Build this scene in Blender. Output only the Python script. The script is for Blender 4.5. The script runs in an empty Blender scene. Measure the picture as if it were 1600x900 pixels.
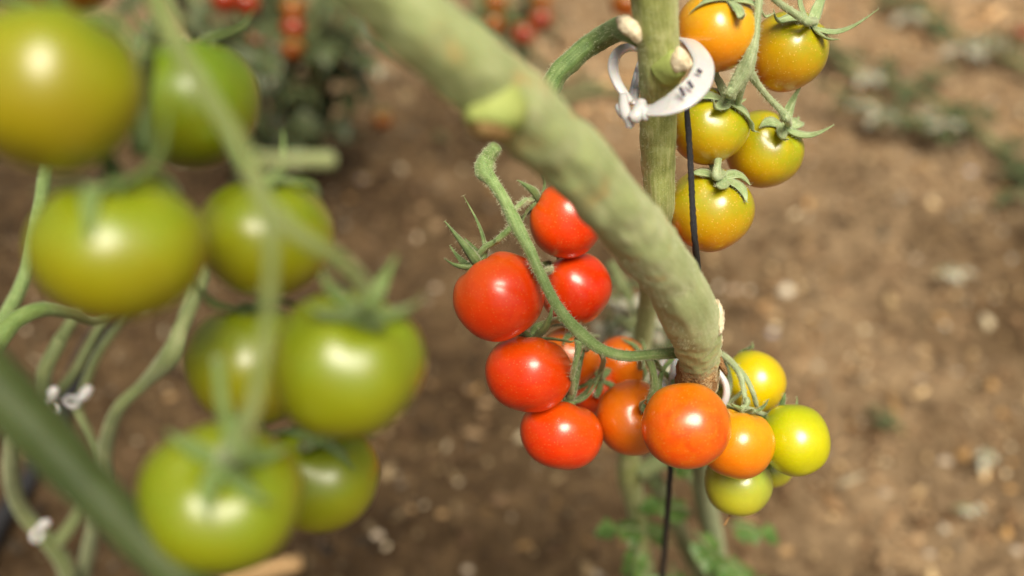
import bpy, math, random
from mathutils import Vector, Matrix, noise
import numpy as np
random.seed(7)
R = math.radians
scene = bpy.context.scene
COL = scene.collection

# ------------------------------------------------------------------ camera
CAM = Vector((0, 0, 0.75)); PITCH = R(35); LENS = 35.0
F = 1600 * LENS / 36.0
RT = Vector((1, 0, 0)); FW = Vector((0, math.cos(PITCH), -math.sin(PITCH))); UP = Vector((0, math.sin(PITCH), math.cos(PITCH)))
FOCUS = 0.352
def P(x, y, d):            # real place of a thing seen at photo pixel x,y, d metres in front of the camera
    return CAM + d * (FW + (x - 800) / F * RT - (y - 450) / F * UP)
def G(x, y, z=0.0):        # where that line of sight meets the ground
    r = FW + (x - 800) / F * RT - (y - 450) / F * UP
    return CAM + r * ((z - CAM.z) / r.z)
def camdir(a): return (a[0] * RT + a[1] * UP - a[2] * FW).normalized()
cd = bpy.data.cameras.new('camera'); cam = bpy.data.objects.new('camera', cd); COL.objects.link(cam)
cam.location = CAM; cam.rotation_euler = (R(90) - PITCH, 0, 0)
cd.lens = LENS; cd.sensor_width = 36; cd.clip_start = 0.01; cd.clip_end = 500
cd.dof.use_dof = True; cd.dof.focus_distance = FOCUS; cd.dof.aperture_fstop = 3.9
cd.dof.aperture_blades = 9
scene.camera = cam

# ------------------------------------------------------------------ light
SUN_EL, SUN_AZ = R(57), R(166)     # azimuth measured from +Y clockwise: behind the camera, a little to the right
w = bpy.data.worlds.new('World'); scene.world = w; w.use_nodes = True
nt = w.node_tree; bg = nt.nodes['Background']
sky = nt.nodes.new('ShaderNodeTexSky'); sky.sky_type = 'NISHITA'; sky.sun_disc = False
sky.sun_elevation = SUN_EL; sky.sun_rotation = SUN_AZ; sky.dust_density = 6; sky.air_density = 1.0; sky.ozone_density = 0.6
hs = nt.nodes.new('ShaderNodeHueSaturation'); hs.inputs['Saturation'].default_value = 0.12
nt.links.new(sky.outputs[0], hs.inputs['Color']); nt.links.new(hs.outputs[0], bg.inputs[0])
bg.inputs[1].default_value = 0.05
sd = bpy.data.lights.new('sun', 'SUN'); sun = bpy.data.objects.new('sun', sd); COL.objects.link(sun)
sd.energy = 4.5; sd.angle = R(31); sd.color = (1.0, 0.9, 0.72)
sdir = Vector((math.sin(SUN_AZ) * math.cos(SUN_EL), math.cos(SUN_AZ) * math.cos(SUN_EL), math.sin(SUN_EL)))
sun.rotation_euler = sdir.to_track_quat('Z', 'Y').to_euler(); sun.location = (0, -3, 5)
scene.view_settings.view_transform = 'Standard'; scene.view_settings.look = 'None'
scene.view_settings.exposure = 0.23; scene.view_settings.gamma = 1
scene.render.engine = 'CYCLES'
scene.cycles.use_denoising = True
scene.cycles.max_bounces = 8

# ------------------------------------------------------------------ materials
def new_mat(name):
    m = bpy.data.materials.new(name); m.use_nodes = True
    return m, m.node_tree, m.node_tree.nodes['Principled BSDF']
def nd(t, typ, **kw):
    n = t.nodes.new(typ)
    for k, v in kw.items():
        if k in ('inp',):
            for a, b in v.items(): n.inputs[a].default_value = b
        else: setattr(n, k, v)
    return n
def c4(c): return (c[0], c[1], c[2], 1)
def ramp(t, stops):
    r = nd(t, 'ShaderNodeValToRGB'); e = r.color_ramp.elements
    while len(e) > 1: e.remove(e[-1])
    e[0].position = stops[0][0]; e[0].color = c4(stops[0][1]) if len(stops[0][1]) == 3 else stops[0][1]
    for p, c in stops[1:]:
        x = e.new(p); x.color = c4(c)
    r.color_ramp.interpolation = 'EASE' if False else 'LINEAR'
    return r

def tomato_mat(name, bottom, side, top, speck=0.35, rough=0.29, streak=0.0):
    m, t, b = new_mat(name); L = t.links.new
    tc = nd(t, 'ShaderNodeTexCoord'); sep = nd(t, 'ShaderNodeSeparateXYZ'); L(tc.outputs['Generated'], sep.inputs[0])
    n1 = nd(t, 'ShaderNodeTexNoise', inp={'Scale': 2.2, 'Detail': 3}); L(tc.outputs['Generated'], n1.inputs['Vector'])
    ma = nd(t, 'ShaderNodeMath', operation='MULTIPLY_ADD'); ma.inputs[1].default_value = 0.42; 
    sub = nd(t, 'ShaderNodeMath', operation='SUBTRACT'); sub.inputs[1].default_value = 0.21
    L(n1.outputs['Fac'], ma.inputs[0]); L(sep.outputs['Z'], ma.inputs[2]); L(ma.outputs[0], sub.inputs[0])
    rp = ramp(t, [(0.0, bottom), (0.22, bottom), (0.5, side), (0.82, top)]); L(sub.outputs[0], rp.inputs[0])
    # fine mottling of the flesh under the skin
    n2 = nd(t, 'ShaderNodeTexNoise', inp={'Scale': 330.0, 'Detail': 4}); L(tc.outputs['Object'], n2.inputs['Vector'])
    hv = nd(t, 'ShaderNodeHueSaturation'); mr = nd(t, 'ShaderNodeMapRange', inp={'To Min': 0.9, 'To Max': 1.1}); L(n2.outputs['Fac'], mr.inputs[0])
    L(mr.outputs[0], hv.inputs['Value']); L(rp.outputs[0], hv.inputs['Color'])
    vo = nd(t, 'ShaderNodeTexVoronoi', inp={'Scale': 900.0}); L(tc.outputs['Object'], vo.inputs['Vector'])
    vr = ramp(t, [(0.0, (1, 1, 1)), (0.14, (1, 1, 1)), (0.3, (0, 0, 0))]); L(vo.outputs['Distance'], vr.inputs[0])
    # only some cells carry a speck
    wn = nd(t, 'ShaderNodeSeparateColor'); L(vo.outputs['Color'], wn.inputs[0])
    gt = nd(t, 'ShaderNodeMath', operation='GREATER_THAN'); gt.inputs[1].default_value = 0.45; L(wn.outputs[0], gt.inputs[0])
    mu = nd(t, 'ShaderNodeMath', operation='MULTIPLY'); L(vr.outputs[0], mu.inputs[0]); L(gt.outputs[0], mu.inputs[1])
    m2 = nd(t, 'ShaderNodeMath', operation='MULTIPLY'); m2.inputs[1].default_value = speck; L(mu.outputs[0], m2.inputs[0])
    mx = nd(t, 'ShaderNodeMix', data_type='RGBA'); L(m2.outputs[0], mx.inputs[0]); L(hv.outputs[0], mx.inputs[6])
    pale = tuple(min(0.95, 0.5 * side[i] + 0.5 * (0.9, 0.68, 0.2)[i]) for i in range(3)); mx.inputs[7].default_value = c4(pale)
    nb = nd(t, 'ShaderNodeTexNoise', inp={'Scale': 4.5, 'Detail': 5, 'Roughness': .65, 'Distortion': .6}); L(tc.outputs['Generated'], nb.inputs['Vector'])
    rb_ = nd(t, 'ShaderNodeMapRange', inp={'From Min': .38, 'From Max': .7, 'To Max': .4}); L(nb.outputs['Fac'], rb_.inputs[0])
    mb_ = nd(t, 'ShaderNodeMix', data_type='RGBA'); L(rb_.outputs[0], mb_.inputs[0]); L(mx.outputs[2], mb_.inputs[6])
    mb_.inputs[7].default_value = c4([side[0], side[1] * 1.4 + .006, side[2]] if side[1] < .25 else [side[0] * 1.1, side[1] * .9, side[2]])
    nf = nd(t, 'ShaderNodeTexNoise', inp={'Scale': 1600., 'Detail': 6, 'Roughness': .8}); L(tc.outputs['Object'], nf.inputs['Vector'])
    rf_ = nd(t, 'ShaderNodeMapRange', inp={'From Min': .5, 'From Max': .8, 'To Max': .14}); L(nf.outputs['Fac'], rf_.inputs[0])
    mf_ = nd(t, 'ShaderNodeMix', data_type='RGBA'); L(rf_.outputs[0], mf_.inputs[0]); L(mb_.outputs[2], mf_.inputs[6]); mf_.inputs[7].default_value = c4(pale)
    L(mf_.outputs[2], b.inputs['Base Color'])
    b.inputs['Roughness'].default_value = rough
    n3 = nd(t, 'ShaderNodeTexNoise', inp={'Scale': 60.0, 'Detail': 3}); L(tc.outputs['Object'], n3.inputs['Vector'])
    r3 = nd(t, 'ShaderNodeMapRange', inp={'To Min': rough - .05, 'To Max': rough + .09}); L(n3.outputs['Fac'], r3.inputs[0]); L(r3.outputs[0], b.inputs['Roughness'])
    b.inputs['Subsurface Weight'].default_value = 0.2
    b.inputs['Subsurface Radius'].default_value = (1.0, 0.45, 0.12)
    b.inputs['Subsurface Scale'].default_value = 0.004
    b.inputs['Specular IOR Level'].default_value = 0.5
    b.inputs['Coat Weight'].default_value = .7; b.inputs['Coat Roughness'].default_value = .22 if rough < .3 else .36
    bp = nd(t, 'ShaderNodeBump', inp={'Strength': 0.09, 'Distance': 0.0006})
    n4 = nd(t, 'ShaderNodeTexNoise', inp={'Scale': 700.0, 'Detail': 3}); L(tc.outputs['Object'], n4.inputs['Vector'])
    ad = nd(t, 'ShaderNodeMath', operation='ADD'); L(n4.outputs['Fac'], ad.inputs[0]); L(mu.outputs[0], ad.inputs[1])
    L(ad.outputs[0], bp.inputs['Height']); L(bp.outputs[0], b.inputs['Normal'])
    return m

def stem_mat(name, c1, c2, c3, rough=0.6, streak=0.5, blotch=None, bump=0.4, pfreq=60):
    """green stem: long fibres from the 'tube' attribute (around, around, along)"""
    m, t, b = new_mat(name); L = t.links.new
    at = nd(t, 'ShaderNodeAttribute', attribute_name='tube')
    mp = nd(t, 'ShaderNodeMapping'); mp.inputs['Scale'].default_value = (1, 1, 0.05); L(at.outputs['Vector'], mp.inputs[0])
    n1 = nd(t, 'ShaderNodeTexNoise', inp={'Scale': 1500.0, 'Detail': 3}); L(mp.outputs[0], n1.inputs['Vector'])
    n2 = nd(t, 'ShaderNodeTexNoise', inp={'Scale': float(pfreq), 'Detail': 4, 'Roughness': .6}); L(at.outputs['Vector'], n2.inputs['Vector'])
    mixn = nd(t, 'ShaderNodeMix', data_type='FLOAT'); mixn.inputs[0].default_value = streak; L(n2.outputs['Fac'], mixn.inputs[2]); L(n1.outputs['Fac'], mixn.inputs[3])
    rp = ramp(t, [(0.32, c1), (0.5, c2), (0.68, c3)]); L(mixn.outputs[0], rp.inputs[0])
    out = rp.outputs[0]
    # tiny pale hairs bases / dots
    n5 = nd(t, 'ShaderNodeTexNoise', inp={'Scale': 3200.0, 'Detail': 2}); L(at.outputs['Vector'], n5.inputs['Vector'])
    r5 = nd(t, 'ShaderNodeMapRange', inp={'From Min': .58, 'From Max': .72, 'To Max': .5}); L(n5.outputs['Fac'], r5.inputs[0])
    mx = nd(t, 'ShaderNodeMix', data_type='RGBA'); L(r5.outputs[0], mx.inputs[0]); L(out, mx.inputs[6])
    mx.inputs[7].default_value = c4([min(1, x * 1.5 + .05) for x in c3]); out = mx.outputs[2]
    if blotch:
        n3 = nd(t, 'ShaderNodeTexNoise', inp={'Scale': 75.0, 'Detail': 5, 'Roughness': .65}); L(at.outputs['Vector'], n3.inputs['Vector'])
        r3 = nd(t, 'ShaderNodeMapRange', inp={'From Min': .57, 'From Max': .68, 'To Max': .75}); L(n3.outputs['Fac'], r3.inputs[0])
        m3 = nd(t, 'ShaderNodeMix', data_type='RGBA'); L(r3.outputs[0], m3.inputs[0]); L(out, m3.inputs[6]); m3.inputs[7].default_value = c4(blotch); out = m3.outputs[2]
    L(out, b.inputs['Base Color'])
    b.inputs['Roughness'].default_value = rough
    b.inputs['Sheen Weight'].default_value = 0.35; b.inputs['Sheen Roughness'].default_value = .5
    b.inputs['Sheen Tint'].default_value = (.8, .85, .6, 1)
    b.inputs['Specular IOR Level'].default_value = 0.3
    b.inputs['Subsurface Weight'].default_value = 0.1; b.inputs['Subsurface Scale'].default_value = 0.002
    bp = nd(t, 'ShaderNodeBump', inp={'Strength': bump, 'Distance': 0.0007}); L(mixn.outputs[0], bp.inputs['Height']); L(bp.outputs[0], b.inputs['Normal'])
    return m

def plain_mat(name, ca, cb, scale=50., rough=.7, spec=.3, sss=0., bump=.3, trans=0.):
    m, t, b = new_mat(name); L = t.links.new
    tc = nd(t, 'ShaderNodeTexCoord'); n1 = nd(t, 'ShaderNodeTexNoise', inp={'Scale': float(scale), 'Detail': 5, 'Roughness': .6}); L(tc.outputs['Object'], n1.inputs['Vector'])
    rp = ramp(t, [(.3, ca), (.7, cb)]); L(n1.outputs['Fac'], rp.inputs[0]); L(rp.outputs[0], b.inputs['Base Color'])
    b.inputs['Roughness'].default_value = rough; b.inputs['Specular IOR Level'].default_value = spec
    b.inputs['Subsurface Weight'].default_value = sss; b.inputs['Subsurface Scale'].default_value = .003
    b.inputs['Transmission Weight'].default_value = trans
    bp = nd(t, 'ShaderNodeBump', inp={'Strength': bump, 'Distance': 0.001}); L(n1.outputs['Fac'], bp.inputs['Height']); L(bp.outputs[0], b.inputs['Normal'])
    return m

M_hair = plain_mat('fine_hair', (.55, .6, .36), (.7, .72, .5), 900, .5)
M_calyx = stem_mat('calyx_green', (.07, .12, .035), (.13, .2, .065), (.25, .32, .13), pfreq=300, streak=.45)
M_calyx_pale = stem_mat('calyx_pale_green', (.16, .23, .09), (.27, .36, .16), (.45, .52, .3), pfreq=300, streak=.45)
M_calyx_soft = stem_mat('calyx_dull_green', (.09, .15, .03), (.13, .2, .05), (.19, .26, .08), pfreq=200, streak=.3)
M_trussgreen = stem_mat('truss_green', (.13, .21, .06), (.2, .3, .1), (.32, .42, .18), pfreq=250, streak=.5)
M_trusspale = stem_mat('truss_pale_green', (.2, .27, .12), (.3, .37, .19), (.48, .54, .34), pfreq=250, streak=.6)
M_main = stem_mat('main_stem_green', (.22, .27, .095), (.31, .36, .155), (.45, .48, .26), pfreq=80, streak=.35, blotch=(.42, .3, .11), bump=.5)
M_vert = stem_mat('upright_stem_green', (.18, .21, .045), (.3, .33, .1), (.48, .49, .22), pfreq=160, streak=.45, bump=.4)
M_vine2 = stem_mat('shaded_vine_green', (.028, .046, .01), (.042, .062, .014), (.07, .095, .026), pfreq=60, streak=.35)  # the shade on the corner stem is mixed into this green
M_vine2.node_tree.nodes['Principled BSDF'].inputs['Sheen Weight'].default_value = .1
M_vineleft = stem_mat('left_truss_green', (.11, .15, .035), (.16, .2, .055), (.24, .27, .1), pfreq=90, streak=.3)
M_petiole = stem_mat('petiole_green', (.07, .13, .03), (.13, .21, .06), (.24, .33, .12), pfreq=260, streak=.55, bump=.6)
M_bgstem = stem_mat('background_stem', (.1, .13, .045), (.15, .185, .07), (.25, .27, .12), pfreq=60, streak=.3)
M_scar = plain_mat('dry_cut_tissue', (.6, .45, .26), (.9, .82, .62), 500, .8, bump=.8)
M_cork = plain_mat('brown_corky_skin', (.16, .07, .025), (.5, .3, .13), 1300, .9, bump=1)
M_cutyellow = plain_mat('pale_yellow_cut', (.25, .31, .08), (.38, .43, .13), 120, .7)
M_cutbrown = plain_mat('tan_dry_rim', (.17, .09, .03), (.36, .25, .1), 260, .8)
M_clip = plain_mat('white_clip_plastic', (.66, .65, .66), (.74, .73, .73), 200, .35, .5, sss=.5, bump=.05)
M_clip.node_tree.nodes['Principled BSDF'].inputs['Transmission Weight'].default_value = .25
M_slot = plain_mat('clip_slot_dark', (.03, .02, .04), (.07, .05, .07), 300, .6)
M_string = plain_mat('black_twine', (.008, .008, .01), (.045, .045, .05), 2500, .55, .4, bump=.8)
M_hose = plain_mat('black_hose', (.02, .02, .022), (.04, .04, .045), 60, .45)
def leaf_mat(name, a, b_):
    m = plain_mat(name, a, b_, 120, .5, .4)
    t = m.node_tree; b = t.nodes['Principled BSDF']; b.inputs['Subsurface Weight'].default_value = .2
    return m
M_leaf = leaf_mat('young_leaf_green', (.05, .11, .02), (.12, .2, .045))
M_leafd = leaf_mat('dull_leaf_green', (.04, .055, .02), (.09, .11, .045))
M_dry = leaf_mat('dry_grey_leaf', (.26, .24, .16), (.52, .5, .4))

# ------------------------------------------------------------------ mesh tools
class MB:
    def __init__(s): s.v = []; s.f = []; s.mi = []; s.tube = []
    def add(s, vs, fs, mi=0, tube=None):
        o = len(s.v); s.v += [tuple(v) for v in vs]; s.f += [tuple(i + o for i in f) for f in fs]; s.mi += [mi] * len(fs)
        s.tube += tube if tube else [tuple(v) for v in vs]
    def build(s, name, mats, parent=None, inv=None, smooth=True):
        me = bpy.data.meshes.new(name)
        v = [inv @ Vector(p) for p in s.v] if inv else s.v
        me.from_pydata([tuple(p) for p in v], [], s.f)
        for m in (mats if isinstance(mats, (list, tuple)) else [mats]): me.materials.append(m)
        me.polygons.foreach_set('material_index', s.mi)
        me.polygons.foreach_set('use_smooth', [smooth] * len(s.f))
        a = me.attributes.new('tube', 'FLOAT_VECTOR', 'POINT'); a.data.foreach_set('vector', np.array(s.tube, dtype=np.float32).ravel())
        me.update()
        o = bpy.data.objects.new(name, me); COL.objects.link(o)
        if parent: o.parent = parent
        return o

def cr(pts, n):
    """Catmull-Rom through tuples -> dense list"""
    P_ = [np.array(p, float) for p in pts]; P_ = [2 * P_[0] - P_[1]] + P_ + [2 * P_[-1] - P_[-2]]
    out = []
    for i in range(1, len(P_) - 2):
        a, b, c, d = P_[i - 1:i + 3]
        for k in range(n):
            t = k / n
            out.append(.5 * ((2 * b) + (-a + c) * t + (2 * a - 5 * b + 4 * c - d) * t * t + (-a + 3 * b - 3 * c + d) * t ** 3))
    out.append(P_[-2]); return out

def tube(mb, pts, rad, n=6, seg=20, mi=0, wob=.05, hairs=0, hlen=.001, him=1, seed=0, lobes=0, hr=None, caps=True, knob=0):
    """pts Vectors, rad list; smooth tapered tube with uneven skin and optional fine hairs"""
    rnd = random.Random(seed)
    if not isinstance(rad, (list, tuple)): rad = [rad] * len(pts)
    D = cr([(p[0], p[1], p[2], r) for p, r in zip(pts, rad)], n)
    C = [Vector(d[:3]) for d in D]; Rr = [max(float(d[3]), 1e-5) for d in D]
    T = [(C[min(i + 1, len(C) - 1)] - C[max(i - 1, 0)]).normalized() for i in range(len(C))]
    u = T[0].orthogonal().normalized(); s = 0
    vs = []; tb = []; frames = []
    for i, c in enumerate(C):
        u = (u - T[i] * u.dot(T[i])).normalized(); v = T[i].cross(u)
        if i: s += (c - C[i - 1]).length
        frames.append((u.copy(), v.copy()))
        for k in range(seg):
            a = 2 * math.pi * k / seg
            q = Vector((math.cos(a), math.sin(a), s / Rr[i] * .6 + seed * 3.1))
            r = Rr[i] * (1 + wob * noise.noise(q * 1.3) + wob * .6 * noise.noise(q * 3.1) + lobes * math.cos(5 * a + s * 20))
            vs.append(c + (u * math.cos(a) + v * math.sin(a)) * r)
            tb.append((math.cos(a) * Rr[i] + seed * .01, math.sin(a) * Rr[i], s))
    fs = [(i * seg + k, i * seg + (k + 1) % seg, (i + 1) * seg + (k + 1) % seg, (i + 1) * seg + k) for i in range(len(C) - 1) for k in range(seg)]
    if caps:
        for end, i in ((-1, 0), (1, len(C) - 1)):
            base = i * seg; last = [base + k for k in range(seg)]
            for st in (.55, .85):
                new = []
                for k in range(seg):
                    p = Vector(vs[base + k]); p = p.lerp(C[i], st) + T[i] * end * Rr[i] * .25 * st
                    new.append(len(vs)); vs.append(p); tb.append(tb[base + k])
                for k in range(seg):
                    q = (last[k], last[(k + 1) % seg], new[(k + 1) % seg], new[k]); fs.append(q if end == 1 else q[::-1])
                last = new
            fs.append(tuple(last) if end == 1 else tuple(last[::-1]))
    mb.add(vs, fs, mi, tb)
    for _ in range(hairs):
        x = rnd.random() * (len(C) - 1.001); i = int(x); fr = x - i
        c = C[i].lerp(C[i + 1], fr); a = rnd.random() * 2 * math.pi; u, v = frames[i]
        nrm = u * math.cos(a) + v * math.sin(a); hair(mb, c + nrm * Rr[i] * .97, nrm, hlen * rnd.uniform(.4, 1.3), rnd, him)
    return C, Rr

def hair(mb, p, nrm, ln, rnd, mi):
    d = (nrm + Vector((rnd.uniform(-.5, .5), rnd.uniform(-.5, .5), rnd.uniform(-.6, .3)))).normalized()
    a = d.orthogonal().normalized(); b = d.cross(a); r = .00005
    tip = p + d * ln
    mb.add([p + a * r, p - a * r * .5 + b * r * .87, p - a * r * .5 - b * r * .87, tip + a * r * .3, tip - a * r * .3 + b * r * .3, tip - b * r * .3],
           [(0, 1, 4, 3), (1, 2, 5, 4), (2, 0, 3, 5)], mi)

def ribbon(mb, pts, wid, nrm, thick, mi=0, n=5, hairs=0, hlen=.001, him=1, seed=0, fold=.35):
    """sepal / blade: tapered, folded along its midrib, with real thickness"""
    rnd = random.Random(seed)
    D = cr([(p[0], p[1], p[2], w_) for p, w_ in zip(pts, wid)], n); C = [Vector(d[:3]) for d in D]; W = [max(float(d[3]), .00012) for d in D]
    vs = []; tb = []; s = 0; K = 8
    for i, c in enumerate(C):
        t = (C[min(i + 1, len(C) - 1)] - C[max(i - 1, 0)]).normalized()
        nn = (nrm - t * nrm.dot(t)).normalized(); sd_ = t.cross(nn)
        if i: s += (c - C[i - 1]).length
        h = min(thick, W[i] * .7)
        prof = [(-1, fold * W[i], 0), (-.55, fold * W[i] * .35, 1), (0, 0, 1), (.55, fold * W[i] * .35, 1), (1, fold * W[i], 0), (.55, fold * W[i] * .35, -1), (0, 0, -1), (-.55, fold * W[i] * .35, -1)]
        for x, z, e in prof:
            jig = 1 + .1 * noise.noise(Vector((seed, i * .7, x)))
            p = c + sd_ * x * W[i] * jig + nn * (z + e * h * .5); vs.append(p); tb.append((x * W[i], seed * .01, s))
        if hairs and rnd.random() < hairs:
            for _ in range(3):
                x = rnd.choice((-1, -.8, 1, .9, 0, .3, -.4)); hair(mb, c + sd_ * x * W[i] + nn * h * .4, (sd_ * x + nn * rnd.uniform(-.2, 1)).normalized(), hlen * rnd.uniform(.5, 1.3), rnd, him)
    fs = [(i * K + k, (i + 1) * K + k, (i + 1) * K + (k + 1) % K, i * K + (k + 1) % K) for i in range(len(C) - 1) for k in range(K)]
    fs += [tuple(range(K)), tuple(range((len(C) - 1) * K, len(C) * K))[::-1]]
    mb.add(vs, fs, mi, tb)

def empty(name, loc, rot=None):
    o = bpy.data.objects.new(name, None); COL.objects.link(o); o.empty_display_size = .01
    o.location = loc
    if rot is not None: o.rotation_mode = 'QUATERNION'; o.rotation_quaternion = rot
    return o
def tag(o, label=None, cat=None, group=None, kind=None):
    if label: o['label'] = label
    if cat: o['category'] = cat
    if group: o['group'] = group
    if kind: o['kind'] = kind
    return o

# ------------------------------------------------------------------ tomatoes
def fruit_profile(phi, dip):
    z = math.cos(phi) * 1.0; r = math.sin(phi)
    z -= dip * math.exp(-(phi / .42) ** 2); z += .035 * math.exp(-((math.pi - phi) / .4) ** 2)
    r *= 1 + .03 * math.exp(-((phi - 1.25) / .5) ** 2)
    return r, z
def fruit_mesh(mb, rad, dip=.2, seed=0, lobes=.014, nu=64, nv=40, squash=(1, 1), remnant=False):
    vs = []
    for j in range(nv + 1):
        phi = math.pi * (j / nv)
        r, z = fruit_profile(phi, dip)
        for k in range(nu):
            a = 2 * math.pi * k / nu
            q = Vector((math.sin(phi) * math.cos(a), math.sin(phi) * math.sin(a), math.cos(phi)))
            nn = 1 + .035 * noise.noise(q * 1.1 + Vector((seed * 1.7, 0, 0))) + lobes * math.cos(5 * a + seed) * (1 + math.cos(phi)) * .8
            vs.append(Vector((r * math.cos(a) * squash[0], r * math.sin(a) * squash[0], z * squash[1])) * rad * nn)
    fs = [(j * nu + k, (j + 1) * nu + k, (j + 1) * nu + (k + 1) % nu, j * nu + (k + 1) % nu) for j in range(nv) for k in range(nu)]
    mb.add(vs, fs, 0)
    if remnant: pass

def calyx_mesh(mb, rad, seed, dip, n=5, ln=1.0, lift=.5, wid=.16, hairs=.9, twist=0., reflex=.0):
    rnd = random.Random(seed)
    z0 = (1.0 - dip) * rad
    # central disc
    tube(mb, [Vector((0, 0, z0 - .02 * rad)), Vector((0, 0, z0 + .05 * rad)), Vector((0, 0, z0 + .16 * rad))], [rad * .15, rad * .16, rad * .085], n=3, seg=12, seed=seed, wob=.08)
    for i in range(n):
        a = twist + 2 * math.pi * i / n + rnd.uniform(-.22, .22)
        l = rad * ln * rnd.uniform(.8, 1.25); lf = lift * rnd.uniform(.4, 1.5); bend = rnd.uniform(-.35, .35)
        pts = []; wd = []; m = 6
        for k in range(m + 1):
            t = k / m; rr = .05 * rad + l * t * (1 - .18 * lf * t)
            # follow the shoulder, then lift away
            phi = math.asin(min(.98, rr / rad)) if rr < rad else 1.4
            _, zs = fruit_profile(phi, dip)
            zsurf = zs * rad + .045 * rad
            zz = zsurf * (1 - t * min(1, lf)) + (z0 + .1 * rad + l * lf * .75 * t ** 1.5) * (t * min(1, lf))
            zz = max(zz, zsurf if rr < rad * .98 else -9)
            aa = a + bend * t * t
            pts.append(Vector((rr * math.cos(aa), rr * math.sin(aa), zz)))
            wd.append(rad * wid * (.75 + 1.0 * t * (1 - t) * 2 - .85 * t ** 2 + .02) * (1 if t < .99 else .3) if t < 1 else rad * .012)
        ribbon(mb, pts, wd, Vector((0, 0, 1)) + Vector((math.cos(a), math.sin(a), 0)) * -.4, rad * .05, n=4, hairs=hairs, hlen=.0011, seed=seed * 10 + i, fold=rnd.uniform(.1, .6))

TOM = []
def T(px, py, rp, d, axis, mat, label, group=None, **k):
    TOM.append(dict(px=px, py=py, rp=rp, d=d, axis=axis, mat=mat, label=label, group=group, fix=k.pop('fix', False), k=k))

RED = tomato_mat('red_tomato_skin', (.68, .02, 0), (.73, .036, 0), (.7, .07, .001), .24)
RED2 = tomato_mat('scarlet_tomato_skin', (.7, .024, 0), (.76, .045, .0), (.72, .09, .001), .24)
ORED = tomato_mat('orange_red_tomato_skin', (.68, .06, .001), (.72, .11, .001), (.7, .16, .002), .18)
ORA = tomato_mat('orange_tomato_skin', (.72, .075, 0), (.76, .16, 0), (.74, .26, .002), .3)
ORA2 = tomato_mat('amber_tomato_skin', (.74, .17, 0), (.76, .27, .001), (.74, .34, .003), .25)
AMB = tomato_mat('turning_orange_skin', (.78, .17, .001), (.78, .28, .002), (.62, .36, .006), .4)
OLV = tomato_mat('turning_olive_skin', (.72, .17, .001), (.58, .31, .002), (.33, .34, .004), .7)
OLV2 = tomato_mat('olive_yellow_skin', (.7, .22, .001), (.58, .36, .002), (.35, .38, .005), .55)
YEL = tomato_mat('yellow_tomato_skin', (.7, .5, 0), (.6, .5, .001), (.4, .44, .006), .2)
LIM = tomato_mat('lime_yellow_skin', (.55, .53, 0), (.44, .49, .001), (.3, .4, .006), .2)
GRN = tomato_mat('pale_green_skin', (.5, .48, .02), (.4, .45, .04), (.32, .42, .06), .2)
LG1 = tomato_mat('olive_green_skin', (.28, .23, 0), (.26, .265, .001), (.18, .25, .002), .12, rough=.36)
LG2 = tomato_mat('fresh_green_skin', (.25, .23, 0), (.225, .25, .001), (.17, .235, .003), .12, rough=.36)
LG3 = tomato_mat('deep_green_skin', (.19, .2, 0), (.14, .19, .001), (.12, .19, .002), .12, rough=.36)
BRN = tomato_mat('brownish_orange_skin', (.4, .1, .002), (.36, .12, .002), (.25, .13, .003), .08, rough=.31)

g1 = 'tomatoes of the ripe truss on the left of the thick stem'
T(885, 343, 60, .375, (-.85, .55, -.15), RED2, 'red tomato at the top of the ripe cluster, half covered by the thick diagonal stem', g1, ln=1.0)
T(900, 451, 56, .388, (-.75, .6, -.35), RED, 'red tomato second from top, right of the curved green stalk, below the half-covered one', g1, ln=.8)
T(780, 463, 70.5, .352, (-.55, .82, -.12), RED2, 'glossy red tomato furthest left in the ripe cluster, long sepals on its shoulder', g1, ln=.72, dip=.25, lift=1.2)
T(826, 583, 65, .368, (.12, .95, -.25), RED2, 'red tomato hanging just below the leftmost one, wider than tall', g1, squash=(1.03, .95))
T(877, 678, 61, .375, (.25, .9, -.2), RED2, 'lowest red tomato of the ripe cluster, at its bottom left', g1, squash=(1.05, .93), lift=.9)
T(890, 557, 47, .402, (.3, .8, .3), ORED, 'red tomato mostly hidden behind the curved stalk in the middle of the ripe cluster', g1)
T(971, 569, 43, .425, (.7, .2, .5), ORED, 'small orange red tomato under the horizontal stretch of stalk, dark sepals on its face', g1, ln=.8)
T(926, 610, 38, .42, (.3, .55, .78), RED, 'small dark red tomato deep inside the cluster under a star of green sepals', g1, ln=1.1, lift=.4)
T(988, 653, 58, .39, (.52, .3, .8), ORED, 'orange red tomato with three pointed sepals, squeezed left of the bright orange one', g1, ln=.9)
T(1072, 666, 67.5, .342, (.05, .45, -.88), ORA, 'bright orange tomato in front, right under the cut end of the thick stem', ln=.45)
g2 = 'tomatoes on the right of the thick stem end'
T(1151, 692, 57, .366, (.25, .95, -.1), ORA2, 'amber orange tomato between the bright orange and the lime yellow ones', g2, ln=.6)
T(1178, 597, 48, .4, (-.5, .45, -.6), YEL, 'egg yellow tomato above the others, right of the stem end', g2, squash=(1, 1.04))
T(1150, 630, 36, .425, (-.5, .5, -.3), YEL, 'small yellow tomato mostly hidden behind the thin stalks under the stem end', g2)
T(1241, 687, 54, .372, (-.3, .55, -.75), LIM, 'lime yellow tomato furthest right in the lower cluster', g2, squash=(1, 1.06))
T(1153, 756, 51.5, .392, (.25, .95, -.05), GRN, 'pale green tomato at the very bottom with a dry blossom tip', g2, remnant=True)
T(1207, 730, 32, .41, (-.2, .9, .1), GRN, 'pale green tomato showing only a sliver below the lime yellow one', g2)
g3 = 'tomatoes of the upper right truss'
T(1120, 49, 62.5, .34, (.22, .72, .62), AMB, 'orange tomato at the top, touching the upright stem by the white clip', g3, ln=1.0, cal='pale', lift=.35)
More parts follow.
